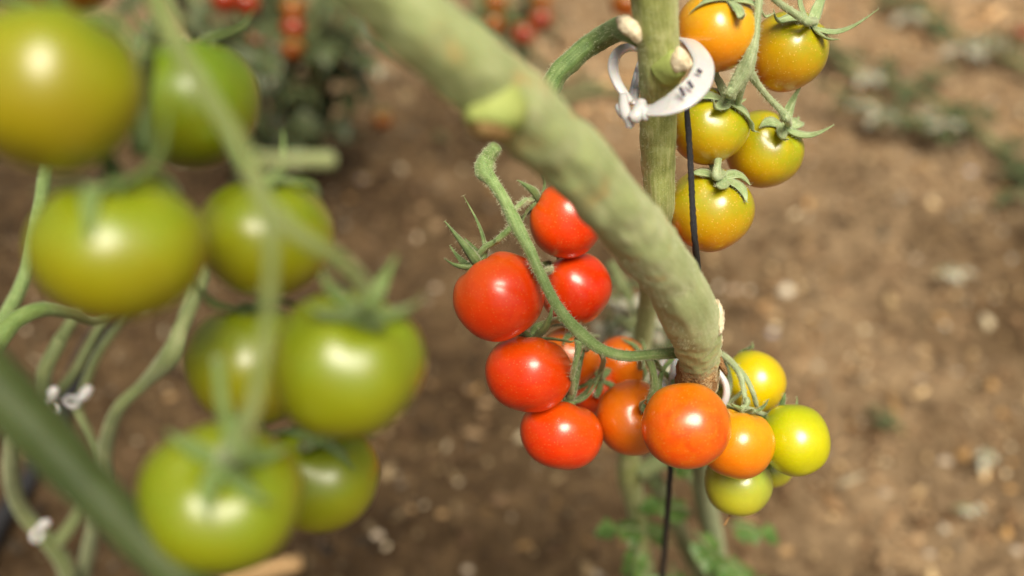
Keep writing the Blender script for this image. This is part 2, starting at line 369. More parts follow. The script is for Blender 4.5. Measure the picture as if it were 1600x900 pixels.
T(1231, 80, 61, .365, (.5, .6, .62), OLV, 'speckled golden brown tomato at the top right with spreading sepals', g3, ln=1.05, cal='pale', squash=(.97, 1.08), lift=.7)
T(1107, 197, 61, .36, (.38, .62, .68), OLV2, 'olive yellow tomato behind the black string, under the orange one', g3, ln=1.15, cal='pale', lift=.5)
T(1194, 233, 60, .38, (.44, .52, .74), OLV2, 'olive yellow tomato right of the one behind the string, sepals sticking out to the right', g3, ln=.95, cal='pale', lift=.7)
T(1109, 327, 66, .366, (.18, .76, .6), OLV, 'lowest tomato of the upper right truss, yellow above and orange below, crossed by black string', g3, ln=.72, cal='pale', lift=.35)
g4 = 'unripe tomatoes out of focus on the left'
T(80, 140, 131, .188, (.1, .9, -.3), LG1, 'large blurred yellow green tomato cut off by the picture edge at the upper left', g4, cal='soft')
T(300, 162, 103, .25, (-.1, .95, .1), LG3, 'deep green tomato behind the sloping stalk, upper left group', g4, cal='soft')
T(188, 386, 122, .2, (0, .92, .3), LG1, 'broad olive green tomato with an arched highlight, left of the stalk fork', g4, squash=(1.07, .94), cal='soft', dip=.28)
T(417, 369, 99, .242, (.1, .95, .2), LG2, 'fresh green tomato crossed by the stalk fork', g4, squash=(1.05, .95), cal='soft')
T(395, 567, 98, .255, (-.1, .95, .1), LG2, 'green tomato behind the thin hanging stalk, left of the largest lower one', g4, cal='soft')
T(543, 570, 116, .215, (.3, .8, .5), LG2, 'big green tomato with two highlights under its sepals, furthest right of the green ones', g4, cal='soft', ln=.75, dip=.26)
T(502, 742, 88, .27, (.1, .8, .5), LG2, 'smaller green tomato tucked below the big one, right of the lowest', g4, cal='soft', dip=.26)
T(345, 777, 116, .208, (.25, .68, .65), LG2, 'lowest green tomato with stalk end and sepals on its top', g4, squash=(1.05, .95), cal='soft', dip=.28, ln=.9)
T(90, -70, 92, .225, (0, .9, .2), BRN, 'brownish orange tomato peeking in at the top left corner', g4, cal='soft')

# push overlapping fruit apart along the line of sight only
for it in range(400):
    moved = False
    for i in range(len(TOM)):
        for j in range(i + 1, len(TOM)):
            a, b = TOM[i], TOM[j]
            pa, pb = P(a['px'], a['py'], a['d']), P(b['px'], b['py'], b['d'])
            ra, rb = a['rp'] * a['d'] / F, b['rp'] * b['d'] / F
            if (pa - pb).length < (ra + rb) * .985:
                s = .0006 if a['d'] < b['d'] else -.0006
                b['d'] += s; moved = True
                if abs(s) > 0 and b['d'] < .18: b['d'] = .18
    if not moved: break
print('relax iterations', it, [round(t['d'], 3) for t in TOM])

def make_tomato(t, i):
    d = t['d']; rad = t['rp'] * d / F; c = P(t['px'], t['py'], d)
    z = camdir(t['axis']); k = t['k']; dip = k.get('dip', .2)
    rot = z.to_track_quat('Z', 'Y')
    e = empty('tomato', c, rot); tag(e, t['label'], 'tomato', t['group'])
    mb = MB(); fruit_mesh(mb, rad, dip, seed=i, squash=k.get('squash', (1, 1)))
    mb.build('fruit', t['mat'], e)
    cm = MB(); far = d < .3
    calyx_mesh(cm, rad, i + 3, dip, ln=k.get('ln', .95) * 1.1, lift=k.get('lift', .5) * 1.45, hairs=0 if far else .9, twist=k.get('twist', i * 1.1), wid=k.get('wid', .145 if k.get('cal') == 'pale' else .115))
    cm.build('calyx', [{'pale': M_calyx_pale, 'soft': M_calyx_soft}.get(k.get('cal'), M_calyx), M_hair], e)
    if k.get('remnant'):
        rb = MB(); tube(rb, [Vector((0, 0, -.98 * rad)), Vector((.0005, 0, -rad * 1.1)), Vector((.0012, .0003, -rad * 1.32))], [.0005, .0004, .0006], n=4, seg=8)
        rb.build('blossom_remnant', M_cork, e)
    t['obj'] = e; t['top'] = c + z * rad * (1.0 - dip + .12); t['z'] = z; t['rad'] = rad; t['c'] = c
    t['inv'] = (Matrix.Translation(c) @ rot.to_matrix().to_4x4()).inverted()
    return e
for i, t in enumerate(TOM): make_tomato(t, i)
def tom(word): return next(t for t in TOM if word in t['label'])
def pedicel(word, pts, r=.0011, mat=None, hairs=60):
    """stalk from a fruit's calyx to the truss, bulging at its knuckle; part of the fruit"""
    t = tom(word); mb = MB(); a = t['top']
    allp = [a - t['z'] * t['rad'] * .08, a + t['z'] * t['rad'] * .08] + [Vector(p) for p in pts]
    n = len(allp); rr = [r * (1.5 if q == 0 else 1.0) for q in range(n)]
    if n > 3: rr[2] = r * 1.2
    tube(mb, allp, rr, n=6, seg=12, seed=int(t['px']), hairs=hairs, hlen=.0012, wob=.08)
    mb.build('pedicel', [mat or M_trussgreen, M_hair], t['obj'], t['inv'])

def wr(w_, d): return w_ / 2 * d / F
def path(pp):   # (x, y, depth, width px)
    return [P(a[0], a[1], a[2]) for a in pp], [wr(a[3], a[2]) for a in pp]

# ------------------------------------------------------------------ ripe truss
tr = empty('fruit_truss', P(1060, 552, .365)); tag(tr, 'curved green stalk of the ripe cluster, rising from the thick stem to a kinked tip', 'fruit stalk', 'truss stalks')
def wbuild(mb, name, mats, parent, **k):
    inv = Matrix.Translation(parent.location).inverted() if parent.rotation_mode != 'QUATERNION' else None
    return mb.build(name, mats, parent, inv, **k)
mb = MB(); pts, rr = path([(1100, 548, .372, 20), (1062, 550, .362, 19), (1020, 554, .355, 17), (978, 556, .35, 16.5), (940, 546, .346, 17), (908, 522, .343, 20), (872, 480, .34, 17), (845, 430, .339, 17), (826, 388, .34, 18), (806, 350, .343, 22), (788, 312, .347, 18), (768, 282, .35, 20), (757, 266, .352, 31), (762, 247, .353, 26), (776, 228, .35, 19)])
tube(mb, pts, rr, n=8, seg=22, hairs=2600, hlen=.0011, seed=2, wob=.1, lobes=.03); wbuild(mb, 'rachis', [M_trussgreen, M_hair], tr)
def branch(parent, pp, mat=M_trussgreen, hairs=150, name='side_branch', seed=5):
    mb = MB(); pts, rr = path(pp); tube(mb, pts, rr, n=6, seg=14, hairs=hairs, hlen=.0012, seed=seed, wob=.1); return wbuild(mb, name, [mat, M_hair], parent)
branch(tr, [(806, 350, .343, 14), (792, 362, .344, 11), (775, 377, .346, 10)])
branch(tr, [(905, 530, .344, 15), (903, 550, .347, 10), (898, 572, .352, 9), (893, 590, .36, 8)], seed=6)
branch(tr, [(1012, 556, .356, 15), (1020, 580, .36, 12), (1022, 605, .366, 13), (1016, 625, .372, 12)], seed=7)
branch(tr, [(845, 425, .342, 10), (857, 422, .356, 8), (862, 420, .368, 8)], seed=8)
branch(tr, [(800, 330, .346, 8), (815, 318, .353, 8), (822, 312, .36, 8)], seed=9)
pedicel('glossy red', [P(757, 388, .35), P(768, 381, .348), P(777, 376, .347)])
pedicel('half covered', [P(820, 316, .362), P(812, 320, .356)], .001)
pedicel('second from top', [P(858, 424, .37), P(848, 425, .352)], .001)
pedicel('hanging just below', [P(838, 512, .372), P(856, 504, .37), P(878, 498, .352)], .0013)
pedicel('lowest red', [P(893, 608, .373), P(895, 590, .362)], .001)
pedicel('mostly hidden behind the curved', [P(915, 545, .385), P(920, 538, .36)], .001)
pedicel('star of green', [P(938, 583, .395), P(943, 565, .375), P(940, 552, .35)], .001)
pedicel('small orange red', [P(1000, 575, .40), P(1003, 560, .37)], .0009)
pedicel('three pointed', [P(1015, 628, .373), P(1020, 612, .368)], .001)
pedicel('bright orange tomato in front', [P(1052, 595, .385), P(1035, 580, .385), P(1022, 562, .37)], .0011)
# stray sepals/second dark stalks near the stem end
branch(tr, [(1056, 556, .39, 7), (1038, 575, .385, 7), (1030, 600, .38, 9), (1036, 628, .375, 8)], seed=11, hairs=40)

# ------------------------------------------------------------------ right lower stalks
t2 = empty('fruit_truss', P(1125, 550, .385)); tag(t2, 'thin forked green stalk arching from behind the stem end to the yellow tomatoes', 'fruit stalk', 'truss stalks')
mb = MB(); pts, rr = path([(1095, 548, .40, 12), (1122, 552, .385, 11), (1142, 565, .378, 11), (1156, 585, .374, 10), (1161, 605, .37, 8), (1166, 634, .368, 8)])
tube(mb, pts, rr, n=8, seg=14, hairs=250, hlen=.001, seed=12, wob=.1); wbuild(mb, 'rachis', [M_trusspale, M_hair], t2)
branch(t2, [(1148, 572, .377, 9), (1164, 588, .374, 8), (1176, 612, .373, 8), (1182, 634, .38, 7)], M_trusspale, 60, seed=13)
branch(t2, [(1128, 556, .384, 8), (1140, 590, .384, 8), (1138, 615, .382, 9), (1128, 640, .38, 8)], M_trusspale, 60, seed=14)
branch(t2, [(1165, 608, .384, 6), (1148, 622, .388, 6), (1130, 636, .39, 6)], M_trusspale, 30, seed=15)
pedicel('egg yellow', [P(1150, 578, .41), P(1135, 562, .4)], .0009, M_trusspale, 10)
pedicel('lime yellow', [P(1215, 655, .4), P(1185, 632, .4)], .0009, M_trusspale, 10)
pedicel('very bottom', [P(1168, 700, .4), P(1172, 660, .4)], .0009, M_trusspale, 0)
pedicel('amber orange', [P(1168, 628, .367), P(1166, 622, .368)], .0009, M_trusspale, 10)

# ------------------------------------------------------------------ upper right truss
t3 = empty('fruit_truss', P(1180, 10, .345)); tag(t3, 'pale hairy stalk of the upper right truss, widening where it forks between the tomatoes', 'fruit stalk', 'truss stalks')
mb = MB(); pts, rr = path([(1196, -60, .335, 14), (1187, -10, .333, 13), (1183, 30, .332, 11), (1180, 60, .332, 13), (1172, 88, .333, 20), (1163, 110, .336, 27), (1150, 132, .338, 22), (1138, 150, .339, 15)])
tube(mb, pts, rr, n=8, seg=22, hairs=900, hlen=.0012, seed=21, wob=.12, lobes=.05); wbuild(mb, 'rachis', [M_trusspale, M_hair], t3)
branch(t3, [(1168, 108, .336, 18), (1184, 132, .342, 11), (1202, 154, .347, 10), (1220, 172, .35, 11), (1228, 186, .352, 14)], M_trusspale, 300, seed=22)
branch(t3, [(1163, 120, .339, 14), (1156, 150, .347, 10), (1145, 200, .366, 9), (1130, 235, .368, 10)], M_trusspale, 100, seed=23)
branch(t3, [(1190, -40, .334, 12), (1205, -8, .337, 11), (1222, 8, .341, 11), (1240, 20, .344, 12), (1256, 30, .345, 14)], M_trusspale, 250, seed=24)
pedicel('golden brown', [P(1262, 34, .345), P(1256, 30, .345)], .0014, M_trusspale)
pedicel('behind the black string', [P(1140, 145, .339), P(1146, 138, .338)], .0013, M_trusspale)
pedicel('right of the one behind', [P(1229, 186, .351), P(1226, 180, .351)], .0013, M_trusspale)
pedicel('yellow above and orange', [P(1119, 276, .35), P(1121, 258, .352), P(1124, 240, .358), P(1130, 228, .366)], .0013, M_trusspale, 90)
pedicel('touching the upright', [P(1142, -10, .33), P(1160, -35, .333)], .0016, M_trusspale)

# ------------------------------------------------------------------ thick diagonal stem
v = empty('tomato_vine', P(1090, 610, .385)); tag(v, 'thick pale green stem sloping down to a brown corky end above the orange tomato', 'vine', 'tomato vines')
MAINP = [(520, -100, .193, 122), (560, -55, .197, 122), (615, 0, .203, 120), (700, 80, .215, 118), (785, 152, .23, 118), (868, 225, .248, 110), (945, 305, .268, 102), (1005, 378, .29, 95), (1052, 440, .312, 88), (1080, 495, .332, 87), (1090, 535, .346, 72), (1092, 568, .358, 60), (1090, 600, .37, 60), (1084, 640, .395, 46)]
mb = MB(); pts, rr = path(MAINP)
C, RR = tube(mb, pts, rr, n=12, seg=48, hairs=0, seed=31, wob=.13, lobes=.022)
rnd = random.Random(5)
for _ in range(5200):                                     # short down over the in-focus end
    i = int(rnd.uniform(.52, .72) * (len(C) - 1)); t_ = (C[i + 1] - C[i]).normalized(); u = t_.orthogonal().normalized(); vv = t_.cross(u); a = rnd.random() * 6.283
    n_ = u * math.cos(a) + vv * math.sin(a); hair(mb, C[i].lerp(C[i + 1], rnd.random()) + n_ * RR[i] * .97, n_, .0007 * rnd.uniform(.5, 1.4), rnd, 1)
wbuild(mb, 'main_stem', [M_main, M_hair], v)
mb = MB(); pts, rr = path([(1085, 640, .394, 38), (1090, 690, .46, 34), (1104, 780, .56, 30), (1120, 860, .66, 28), (1132, 960, .78, 28)]); tube(mb, pts, rr, n=6, seg=16, seed=39); wbuild(mb, 'lower_stem', [M_bgstem], v)
mb = MB(); pts, rr = path([(796, 140, .236, 66), (780, 160, .227, 96), (769, 186, .2235, 92), (766, 201, .223, 74)])
tube(mb, pts, rr, n=8, seg=28, seed=32, wob=.1, caps=True); stub = wbuild(mb, 'pruned_stub', [M_cutyellow], v)
mb = MB(); pts, rr = path([(767, 197, .2235, 76), (765, 209, .223, 64), (764, 217, .223, 40)])
tube(mb, pts, rr, n=6, seg=24, seed=33, wob=.2); wbuild(mb, 'cut_face', [M_cutbrown], v).parent = stub
# the skin turns corky and brown towards the end of the stem
k0 = min(range(len(C)), key=lambda i: (C[i] - P(1092, 572, .358)).length); s0 = sum((C[i + 1] - C[i]).length for i in range(k0))
t_ = M_main.node_tree; b_ = t_.nodes['Principled BSDF']; old = b_.inputs['Base Color'].links[0].from_socket
at_ = nd(t_, 'ShaderNodeAttribute', attribute_name='tube'); sz = nd(t_, 'ShaderNodeSeparateXYZ'); t_.links.new(at_.outputs['Vector'], sz.inputs[0])
nz = nd(t_, 'ShaderNodeTexNoise', inp={'Scale': 420., 'Detail': 6, 'Roughness': .7}); t_.links.new(at_.outputs['Vector'], nz.inputs['Vector'])
mr_ = nd(t_, 'ShaderNodeMapRange', inp={'From Min': s0 - .022, 'From Max': s0 + .005, 'To Min': -.55, 'To Max': .42}); t_.links.new(sz.outputs['Z'], mr_.inputs[0])
ad_ = nd(t_, 'ShaderNodeMath', operation='ADD'); t_.links.new(mr_.outputs[0], ad_.inputs[0]); t_.links.new(nz.outputs['Fac'], ad_.inputs[1])
st_ = nd(t_, 'ShaderNodeMapRange', inp={'From Min': .5, 'From Max': .68}); t_.links.new(ad_.outputs[0], st_.inputs[0])
n9 = nd(t_, 'ShaderNodeTexNoise', inp={'Scale': 1500., 'Detail': 4}); t_.links.new(at_.outputs['Vector'], n9.inputs['Vector'])
rc = ramp(t_, [(.35, (.2, .08, .02)), (.5, (.4, .22, .08)), (.65, (.62, .5, .3))]); t_.links.new(n9.outputs['Fac'], rc.inputs[0])
mz = nd(t_, 'ShaderNodeMix', data_type='RGBA'); t_.links.new(st_.outputs[0], mz.inputs[0]); t_.links.new(old, mz.inputs[6]); t_.links.new(rc.outputs[0], mz.inputs[7]); t_.links.new(mz.outputs[2], b_.inputs['Base Color'])
def scab(cent, axis, rad, ln, seed, mat, name='scar', n=1.0, depth=.25):
    """a rough raised scar: a lumpy patch hugging the stem"""
    mb = MB(); K, J = 18, 14; vs = []
    for j in range(J + 1):
        ph = math.pi * j / J
        for k in range(K):
            a = 2 * math.pi * k / K; q = Vector((math.sin(ph) * math.cos(a), math.sin(ph) * math.sin(a), math.cos(ph)))
            f = 1 + .45 * noise.noise(q * 2.6 + Vector((seed, 0, 0))) + .3 * noise.noise(q * 6 + Vector((0, seed, 0)))
            vs.append(cent + (RT * q.x * rad * depth * 2 + FW * q.y * rad + axis * q.z * ln) * f)
    fs = [(j * K + k, (j + 1) * K + k, (j + 1) * K + (k + 1) % K, j * K + (k + 1) % K) for j in range(J) for k in range(K)]
    mb.add(vs, fs); return wbuild(mb, name, [mat], v)
scab(P(1124, 497, .334), camdir((-.05, 1, 0)), .0030, .0052, 3, M_scar)
scab(P(1109, 478, .325), camdir((.5, .3, 0)), .0014, .0020, 4, M_scar)
scab(P(1124, 530, .343), camdir((-.1, 1, 0)), .0022, .0022, 8, M_scar)
mb = MB(); pts, rr = path([(1091, 572, .3595, 58), (1090, 582, .363, 63), (1089, 596, .369, 63), (1088, 604, .372, 58)])
tube(mb, pts, rr, n=6, seg=30, seed=38, wob=.16); wbuild(mb, 'corky_collar', [M_cork], v)
scab(P(1128, 570, .356), camdir((-.4, 1, 0)), .0022, .0042, 5, M_cork)
# flaky cork at the end
mb = MB(); rnd = random.Random(9)
for _ in range(230):
    x = rnd.triangular(0, 1, .5); px = 1066 + 50 * rnd.random(); py = 574 + 22 * rnd.random() ** .8; dx = (px - 1090) / 30
    dd = .3625 - .0075 * math.sqrt(max(0, 1 - dx * dx)); c = P(px, py, dd)
    s = rnd.uniform(.0003, .0011); a = Vector([rnd.uniform(-1, 1) for _ in range(3)]).normalized(); b = a.orthogonal().normalized(); e_ = a.cross(b)
    mb.add([c + a * s * 1.6, c + b * s * .6, c - a * s * 1.4, c - b * s * .5, c - FW * s * .5 + e_ * s * .3], [(0, 1, 4), (1, 2, 4), (2, 3, 4), (3, 0, 4), (0, 3, 2, 1)], 0)
wbuild(mb, 'corky_end', [M_cork], v, smooth=False)

# ------------------------------------------------------------------ upright stem + cut petiole
u_ = empty('tomato_vine', P(1030, 300, .36)); tag(u_, 'upright light green stem held by the white clip, right of the thick diagonal stem', 'vine', 'tomato vines')
mb = MB(); pts, rr = path([(1010, -100, .295, 80), (1018, -40, .302, 77), (1023, 10, .308, 71), (1028, 60, .315, 66), (1031, 105, .322, 66), (1031, 130, .329, 62), (1029, 160, .337, 56), (1029, 210, .345, 57), (1029, 260, .352, 52), (1031, 330, .362, 46), (1024, 400, .40, 38), (1012, 480, .45, 32), (994, 600, .52, 26), (984, 700, .57, 30), (984, 745, .59, 38), (994, 800, .63, 28), (1006, 880, .69, 26), (1030, 1010, .78, 26)])
tube(mb, pts, rr, n=10, seg=36, hairs=3200, hlen=.001, seed=41, wob=.07, lobes=.03); wbuild(mb, 'main_stem', [M_vert, M_hair], u_)
mb = MB(); pts, rr = path([(1042, 106, .318, 60), (1055, 99, .3135, 48), (1062, 95, .312, 38)])
tube(mb, pts, rr, n=6, seg=20, seed=42, wob=.12); stub = wbuild(mb, 'pruned_stub', [M_cutyellow], u_)
mb = MB(); pts, rr = path([(1060, 96, .3118, 38), (1068, 92, .3098, 38), (1072, 90, .3092, 26)])
tube(mb, pts, rr, n=4, seg=20, seed=45, wob=.3); wbuild(mb, 'cut_face', [M_scar], u_).parent = stub
mb = MB(); pts, rr = path([(1006, 66, .322, 26), (992, 54, .322, 34), (968, 45, .333, 37), (930, 65, .345, 34), (895, 92, .346, 33), (866, 124, .347, 33), (850, 170, .35, 30), (842, 220, .36, 28)])
tube(mb, pts, rr, n=8, seg=24, hairs=1200, hlen=.0009, seed=43, wob=.12, lobes=.05); pet = wbuild(mb, 'petiole', [M_petiole, M_hair], u_)
mb = MB(); pts, rr = path([(998, 64, .311, 12), (990, 50, .309, 24), (979, 38, .311, 26), (968, 31, .320, 13)])
tube(mb, pts, rr, n=6, seg=20, seed=44, wob=.25); wbuild(mb, 'cut_face', [M_scar], u_).parent = pet

# ------------------------------------------------------------------ string
s_ = MB(); pts, rr = path([(1071, 150, .332, 9), (1073, 170, .335, 9), (1078, 240, .336, 9.5), (1081, 300, .3365, 9.5), (1085, 370, .338, 10), (1090, 440, .36, 9.5), (1075, 540, .39, 9), (1052, 680, .42, 9), (1046, 760, .44, 9), (1038, 860, .5, 9), (1030, 990, .6, 9)])
tube(s_, pts, rr, n=14, seg=14, seed=51, wob=.25); tag(s_.build('support_string', [M_string]), 'black support string hanging from the white clip in front of the upper right tomatoes', 'string')

# ------------------------------------------------------------------ clips
def clip(parent_pt, rings, label, mats, slots=(), lumps=(), group=None):
    e = empty('plant_clip', parent_pt); tag(e, label, 'plant clip', group)
    ring = None
    for pp, thick, name in rings:
        mb = MB(); pts = [P(*q[:3]) for q in pp]; nr = camdir((.05, .5, .85))
        D = cr([tuple(p) + (q[3],) for p, q in zip(pts, pp)], 8)
        vs = []; K = 10; C = [Vector(d[:3]) for d in D]
        for i, c in enumerate(C):
            t_ = (C[min(i + 1, len(C) - 1)] - C[max(i - 1, 0)]).normalized(); n_ = (nr - t_ * nr.dot(t_)).normalized(); sd_ = t_.cross(n_); wd = D[i][3] / 2 * FOCUS / F
            for k in range(K):
                a = 2 * math.pi * k / K; ca, sa = math.cos(a), math.sin(a)
                sgn = lambda q: math.copysign(abs(q) ** .6, q)
                vs.append(c + sd_ * sgn(ca) * wd + n_ * sgn(sa) * thick * .5)
        fs = [(i * K + k, i * K + (k + 1) % K, (i + 1) * K + (k + 1) % K, (i + 1) * K + k) for i in range(len(C) - 1) for k in range(K)]
        fs += [tuple(range(K))[::-1], tuple(range((len(C) - 1) * K, len(C) * K))]
        mb.add(vs, fs); o_ = wbuild(mb, name, [M_clip], e); ring = ring or o_
    for (x, y, d, a, l, wd) in slots:
        mb = MB(); c = P(x, y, d); dr = camdir((math.cos(a), math.sin(a), 0)); sd_ = camdir((-math.sin(a), math.cos(a), 0)); h = l / 2 * d / F; b = wd / 2 * d / F; nf = -FW
        q = [c + dr * sx * h + sd_ * sy * b + nf * z for z in (-.0006, .0003) for sx, sy in ((-1, -1), (1, -1), (1, 1), (-1, 1))]
        mb.add(q, [(0, 1, 2, 3), (4, 7, 6, 5), (0, 4, 5, 1), (1, 5, 6, 2), (2, 6, 7, 3), (3, 7, 4, 0)]); wbuild(mb, 'slot', [M_slot], e, smooth=False).parent = ring
    for i, (pp) in enumerate(lumps):
        mb = MB(); pts, rr = path(pp); tube(mb, pts, rr, n=6, seg=16, seed=60 + i, wob=.12); wbuild(mb, 'latch', [M_clip], e)
    return e
clip(P(1030, 150, .33), [
    ([(998, 170, .318, 26), (1018, 170, .312, 32), (1046, 163, .308, 37), (1073, 148, .307, 38), (1093, 126, .310, 36), (1099, 98, .316, 30), (1086, 74, .325, 26), (1070, 62, .334, 18), (1048, 60, .345, 15), (1020, 72, .352, 14), (1002, 100, .35, 14), (992, 140, .338, 16), (988, 162, .328, 18)], .0012, 'stem_ring'),
    ([(985, 160, .325, 12), (966, 132, .326, 15), (958, 106, .328, 16), (964, 84, .331, 16), (982, 74, .335, 15), (1000, 80, .34, 14), (1004, 110, .343, 12), (994, 140, .338, 12)], .0016, 'string_ring')],
    'white plastic ring clip with slots round the upright stem, beside the orange tomato', None,
    slots=[(1066, 143, .3035, 2.05, 16, 5), (1079, 132, .3042, 2.15, 13, 5), (1093, 111, .3085, 2.5, 9, 5)],
    lumps=[[(974, 150, .322, 14), (976, 172, .318, 18), (984, 190, .316, 17), (982, 200, .316, 10)], [(1002, 160, .316, 18), (996, 178, .313, 22), (986, 186, .313, 18)], [(1000, 168, .314, 20), (1008, 182, .312, 15), (1010, 188, .312, 8)], [(966, 166, .322, 10), (968, 172, .32, 11), (972, 182, .318, 8)]], group='plant clips')
clip(P(1100, 600, .385), [
    ([(1108, 575, .372, 8), (1122, 582, .370, 9), (1134, 602, .369, 10), (1133, 625, .37, 12), (1118, 645, .374, 12), (1100, 655, .38, 12)], .0028, 'stem_ring'),
    ([(1054, 545, .40, 9), (1036, 565, .395, 11), (1030, 590, .39, 12), (1042, 612, .388, 11), (1056, 622, .388, 10)], .0028, 'string_ring')],
    'white plastic ring clip half hidden behind the corky stem end', None, group='plant clips',
    lumps=[[(1056, 560, .39, 12), (1052, 590, .385, 14), (1054, 610, .385, 12)]])

# ------------------------------------------------------------------ left truss (out of focus)
lt = empty('fruit_truss', P(245, 0, .19)); tag(lt, 'blurred grey green stalk sloping through the unripe tomatoes and forking in their middle', 'fruit stalk', 'truss stalks')
mb = MB(); pts, rr = path([(225, -60, .19, 40), (250, 10, .187, 34), (290, 95, .183, 30), (345, 180, .18, 29), (385, 250, .178, 30), (418, 335, .177, 27), (424, 400, .177, 21), (420, 480, .178, 21), (408, 570, .179, 22), (392, 650, .18, 24), (378, 695, .184, 28)])
tube(mb, pts, rr, n=8, seg=22, seed=71, wob=.08); wbuild(mb, 'rachis', [M_vineleft, M_hair], lt)
branch(lt, [(420, 325, .178, 30), (465, 365, .18, 26), (520, 400, .184, 26), (556, 432, .19, 27), (574, 465, .196, 32)], M_vineleft, 0, seed=72)
branch(lt, [(385, 245, .18, 22), (430, 252, .187, 26), (480, 250, .195, 26), (516, 250, .2, 28)], M_main, 0, seed=73)
branch(lt, [(255, 15, .187, 30), (235, 70, .20, 26), (222, 150, .215, 30), (224, 240, .22, 34)], M_trussgreen, 0, seed=74)
branch(lt, [(340, 560, .2, 16), (350, 640, .19, 20), (368, 690, .186, 24)], M_calyx_soft, 0, seed=75)
pedicel('big green', [P(578, 470, .196), P(572, 460, .195)], .002, M_calyx_soft, 0)
pedicel('lowest green', [P(378, 700, .185), P(380, 690, .184)], .002, M_calyx_soft, 0)

# vines behind / below on the left
def vine(pp, label, mat, extra=(), seed=80, name='tomato_vine', group='tomato vines', cat='vine', hairs=0):
    e = empty(name, P(*pp[-1][:3])); tag(e, label, cat, group)
    mb = MB(); pts, rr = path(pp); tube(mb, pts, rr, n=8, seg=24, seed=seed, wob=.08, lobes=.02); wbuild(mb, 'main_stem', [mat, M_hair], e)
    for q, x in enumerate(extra):
        mb = MB(); pts, rr = path(x); tube(mb, pts, rr, n=6, seg=14, seed=seed + q + 1, wob=.12); wbuild(mb, 'side_shoot', [mat, M_hair], e)
    return e
cv = vine([(-100, 510, .2, 100), (0, 610, .2, 92), (70, 686, .2, 84), (130, 751, .2, 77), (200, 823, .2, 70), (274, 896, .2, 64), (350, 972, .2, 60)], 'thick shaded green stem crossing the lower left corner', M_vine2, seed=81)
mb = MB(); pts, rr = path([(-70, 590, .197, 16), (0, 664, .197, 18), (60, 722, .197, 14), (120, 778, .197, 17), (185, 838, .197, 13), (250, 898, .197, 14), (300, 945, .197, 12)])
tube(mb, pts, rr, n=6, seg=12, seed=86, wob=.35); wbuild(mb, 'lit_edge', [M_dry], cv)  # pale strip added for the light along the stem's lower edge
vine([(-20, 560, .4, 28), (20, 505, .41, 28), (65, 484, .42, 24), (110, 488, .44, 20), (150, 500, .47, 14), (200, 470, .5, 10)], 'arched dull green shoot below the olive green tomato at the left edge', M_calyx_soft, seed=82)
vine([(325, 400, .5, 22), (312, 445, .5, 24), (285, 510, .5, 24), (268, 555, .5, 34), (225, 600, .52, 20), (185, 640, .53, 21), (165, 700, .56, 25), (158, 780, .6, 24), (130, 900, .7, 22), (120, 1010, .78, 22)], 'jointed slender stem zigzagging down between the green tomatoes and the dark corner stem', M_bgstem, seed=83,
     extra=[[(268, 555, .5, 18), (284, 500, .52, 13), (296, 430, .54, 12), (300, 360, .56, 12)]])
vine([(75, 240, .42, 20), (62, 330, .43, 22), (40, 430, .44, 22), (5, 500, .45, 24), (-40, 560, .46, 24)], 'thin green stem running down the left edge behind the olive green tomato', M_trussgreen, seed=84)
vine([(95, 530, .5, 22), (70, 580, .5, 24), (60, 640, .52, 26), (20, 700, .56, 26), (30, 790, .62, 24), (100, 880, .66, 26), (110, 960, .7, 26)], 'pale drooping stem low in the left corner between two white clips', M_bgstem, seed=85,
     extra=[[(95, 530, .5, 20), (120, 490, .5, 18), (150, 440, .5, 16)], [(60, 640, .52, 18), (110, 590, .53, 15), (150, 520, .54, 13), (200, 440, .55, 12)], [(120, 640, .62, 14), (150, 560, .6, 14), (190, 500, .58, 12), (210, 440, .56, 12)], [(90, 850, .65, 22), (130, 790, .64, 20), (150, 720, .62, 16), (120, 640, .62, 14)]])
def small_clip(x, y, d, label, a):
    e = empty('plant_clip', P(x, y, d)); tag(e, label, 'plant clip', 'plant clips')
    mb = MB(); n = 18; r = .0036; pts = []
    ax = camdir((math.cos(a), math.sin(a), .5)); b = ax.orthogonal().normalized(); c = ax.cross(b)
    for k in range(n): th = 5.6 * k / n; pts.append(P(x, y, d) + (b * math.cos(th) + c * math.sin(th)) * r)
    tube(mb, pts, .0014, n=2, seg=8); wbuild(mb, 'stem_ring', [M_clip], e)
    mb = MB(); tube(mb, [pts[0], pts[0] + ax * .004 + b * .003, pts[0] + ax * .008 + b * .005], [.002, .003, .002], n=4, seg=8); wbuild(mb, 'latch', [M_clip], e)
small_clip(78, 640, .5, 'small white clip on the drooping stem above the dark corner stem', .4)
small_clip(112, 628, .52, 'small white clip just right of the drooping stem, near the black hose', 1.2)
small_clip(58, 836, .6, 'bright white clip under the dark corner stem at the bottom left', 0)
def hose(gp, label, r=.008, z=.01, seed=90):
    mb = MB(); tube(mb, [G(x, y, z) for x, y in gp], r, n=8, seg=16, seed=seed, wob=.02)
    tag(mb.build('drip_hose', [M_hose]), label, 'hose', 'black drip hoses')
hose([(215, 420), (165, 500), (130, 560), (105, 620), (50, 740), (-10, 830), (-60, 960)], 'black drip hose lying on the soil behind the green stems at the left', .009)
